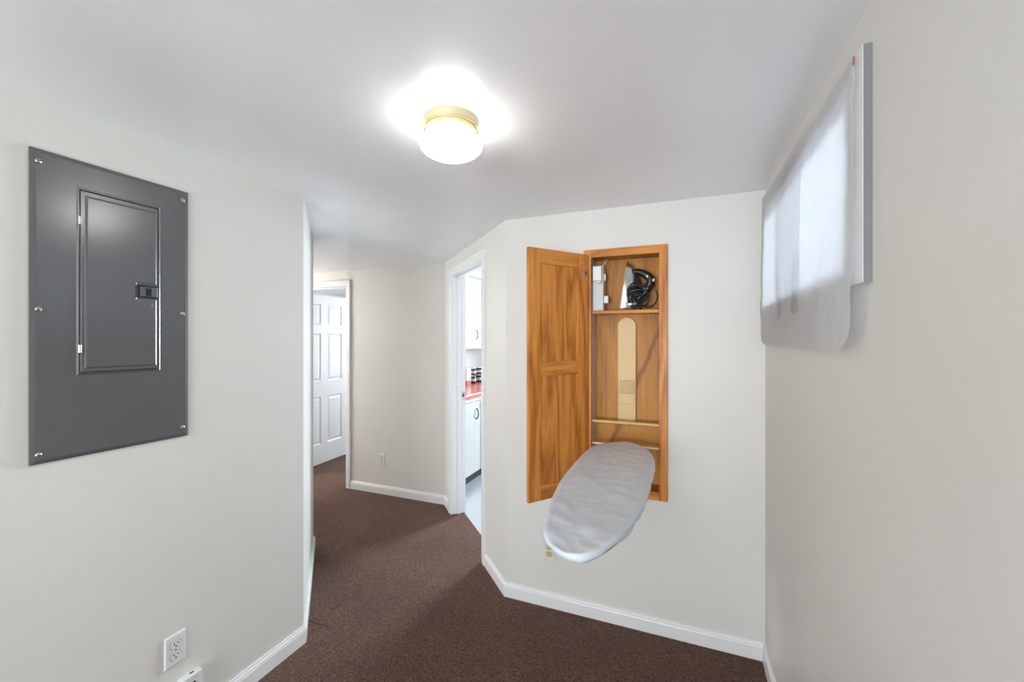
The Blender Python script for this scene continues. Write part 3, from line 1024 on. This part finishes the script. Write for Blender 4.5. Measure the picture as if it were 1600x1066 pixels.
rings.append([(*(p + nn * (.0015 + .003 * noise.noise((p.x * 26, p.y * 26, 1.1)))), hem(i, .008, .003, .003)) for i, (p, nn) in enumerate(zip(OL, nrm2))])
rings.append([(*(p - nn * (.001 + .006 * noise.noise((p.x * 30, p.y * 30, 4.1)))), hem(i, .010, .007, .012)) for i, (p, nn) in enumerate(zip(OL, nrm2))])
rings.append([(*(p - nn * (.012 + .006 * noise.noise((p.x * 30, p.y * 30, 6.1)))), hem(i, .013, .008, .014)) for i, (p, nn) in enumerate(zip(OL, nrm2))])
rings.append([(*(p - nn * .034), BZ - .024) for i, (p, nn) in enumerate(zip(OL, nrm2))])
mb = MB().rings(rings, False, False)
NT = 14
rows = []
for i in range(1, MH - 1):                              # top surface, row by row from rear to nose
    a_, b_ = Vector(rings[0][i]), Vector(rings[0][-i])
    row = []
    for k in range(NT + 1):
        p_ = a_.lerp(b_, k / NT)
        if 0 < k < NT:
            e_ = min(1.0, min(k, NT - k) / 2)
            p_.z = BZ - .001 * (1 - e_) + wr(p_.x, p_.y, .7 + .3 * e_)
        row.append(len(mb.v)); mb.v.append(tuple(p_))
    rows.append(row)
for ra, rb in zip(rows, rows[1:]):
    for k in range(NT):
        mb.f.append((ra[k], ra[k + 1], rb[k + 1], rb[k]))
for tip, row in ((0, rows[0]), (MH - 1, rows[-1])):
    t0 = len(mb.v); mb.v.append(tuple(rings[0][tip]))
    for k in range(NT):
        mb.f.append((t0, row[k], row[k + 1]))
mb.xform(im).build('cover', 'silver_cover', ib_root, smooth=True, angle=70)
r0 = [(*(p - nn * .012), BZ - .012) for p, nn in zip(OL, nrm2)]
r1 = [(*(p - nn * .012), BZ - .028) for p, nn in zip(OL, nrm2)]
MB().rings([r0, r1]).xform(im).build('board', 'underboard_metal', ib_root)
for sx in (-.34, -.20):
    MB().tube([(sx, 1.72, BZ - .028), (sx, 2.30, .745)], .008, 10).xform(im).build('support_arm', 'underboard_metal', ib_root, smooth=True)
MB().tube([(-.355, 1.72, BZ - .030), (-.185, 1.72, BZ - .030)], .008, 10).xform(im).build('support_bar', 'underboard_metal', ib_root, smooth=True)

# ------------------------------------------------------------------ kitchen seen through the doorway
KF = -2.00                                              # lower fronts
UF = -2.29                                              # upper fronts


def pull(parent, x, y, z, h=.105):
    c = MB().tube([(x, y, z + h / 2), (x + .006, y, z + h / 2 - .002), (x + .020, y - .004, z + h * .32), (x + .026, y - .006, z), (x + .020, y - .004, z - h * .32),
                   (x + .006, y, z - h / 2 + .002), (x, y, z - h / 2)], .0058, 8)
    for s_ in (1, -1):
        c.lathe([(0, 0), (.008, 0), (.006, .005), (0, .006)], 10, (x, y, z + s_ * h / 2), 'x')
    return c.build('handle', 'wrought_iron', parent, smooth=True)


def base_unit(y0, y1, doors, label, hinge_y=None):
    o = tag(empty('base_cabinet', (-2.31, (y0 + y1) / 2, -.008)), label, 'cabinet', 'white kitchen base cabinets')
    oy = (y0 + y1) / 2
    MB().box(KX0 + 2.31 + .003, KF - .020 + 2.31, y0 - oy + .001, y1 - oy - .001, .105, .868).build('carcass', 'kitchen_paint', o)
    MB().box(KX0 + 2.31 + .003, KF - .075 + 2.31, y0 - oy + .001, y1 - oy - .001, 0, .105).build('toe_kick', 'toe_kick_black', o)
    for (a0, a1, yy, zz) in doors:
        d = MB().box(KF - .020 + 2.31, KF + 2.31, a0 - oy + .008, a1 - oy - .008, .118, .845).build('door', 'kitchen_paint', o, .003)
        pull(d, KF + 2.31, yy - oy, zz)
    if hinge_y:
        MB().lathe([(0, -.03), (.005, -.03), (.005, .03), (0, .03)], 10, (KF + 2.31 + .002, hinge_y - oy, .80)).build('hinge', 'screw_metal', o, smooth=True)
    return o


base_unit(3.42, 4.030, [(3.42, 4.03, 3.935, .725)], 'white base cabinet with a dark pull nearest the kitchen doorway', 4.018)
base_unit(4.030, 5.250, [(4.03, 4.64, 4.12, .725), (4.64, 5.25, 5.15, .725)], 'white base cabinet showing only a sliver at the right doorway edge')
wt = tag(empty('worktop', (-2.31, 4.33, .862)), 'coral red laminate kitchen worktop on white base cabinets', 'worktop')
MB().box(-.307, .330, -.908, .918, .028, .074).build('slab', 'counter_laminate', wt, .006)
MB().box(.296, .322, -.908, .918, -.004, .030).build('apron', 'counter_apron', wt, .001)


def wall_unit(y0, y1, doors, label):
    oy = (y0 + y1) / 2
    o = tag(empty('wall_cabinet', (-2.45, oy, 1.385)), label, 'cabinet', 'white kitchen wall cabinets')
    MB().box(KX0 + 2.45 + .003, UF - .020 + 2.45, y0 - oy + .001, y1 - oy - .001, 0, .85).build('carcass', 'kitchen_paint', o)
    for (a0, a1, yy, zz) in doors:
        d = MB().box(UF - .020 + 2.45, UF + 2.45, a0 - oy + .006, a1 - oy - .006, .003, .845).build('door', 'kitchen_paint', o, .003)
        pull(d, UF + 2.45, yy - oy, zz - 1.385)
    return o


wall_unit(3.42, 4.640, [(3.42, 4.03, 3.52, 1.555), (4.03, 4.64, 4.50, 1.555)], 'white wall cabinet with a dark pull seen through the kitchen doorway')
wall_unit(4.640, 5.250, [(4.64, 5.25, 4.735, 1.555)], 'white wall cabinet whose dark pull touches the right doorway edge')
struct(MB().box(KX0, UF - .006, YF + .12, 5.26, 2.238, HK).build('trim_3', 'kitchen_paint'), 'white soffit above the kitchen wall cabinets')


def canister(x, y, label):
    o = tag(empty('spice_canister', (x, y, .936)), label, 'canister', 'dark canisters on the red worktop')
    MB().lathe([(0, 0), (.040, 0), (.042, .004), (.042, .088), (.038, .094), (0, .094)], 28).build('lower_jar', 'black_plastic', o, smooth=True)
    MB().lathe([(0, .092), (.041, .092), (.041, .104), (0, .104)], 28).build('middle_ring', 'chrome', o, smooth=True)
    MB().lathe([(0, .103), (.038, .103), (.042, .108), (.042, .186), (.038, .190), (0, .190)], 28).build('upper_jar', 'black_plastic', o, smooth=True)
    MB().lathe([(0, .188), (.0425, .188), (.0425, .204), (.040, .208), (0, .208)], 28).build('lid', 'chrome', o, smooth=True)
    for z0 in (.028, .128):
        MB().lathe([(.030, z0), (.0424, z0), (.0424, z0 + .034), (.030, z0 + .034)], 28).build('label_band', 'grey_plastic', o, smooth=True)
    return o


canister(-2.47, 4.76, 'dark two-tier canister on the red worktop beside the white and red box')
canister(-2.47, 4.93, 'dark two-tier canister on the red worktop at the right doorway edge')
cn = tag(empty('food_carton', (-2.46, 4.55, .936)), 'white and red carton on the red worktop', 'carton')
MB().box(-.045, .045, -.055, .055, .055, .205).build('carton', 'white_plastic', cn, .002)
MB().box(-.0455, .0455, -.0555, .0555, 0, .056).build('red_band', 'red_paint', cn, .002)
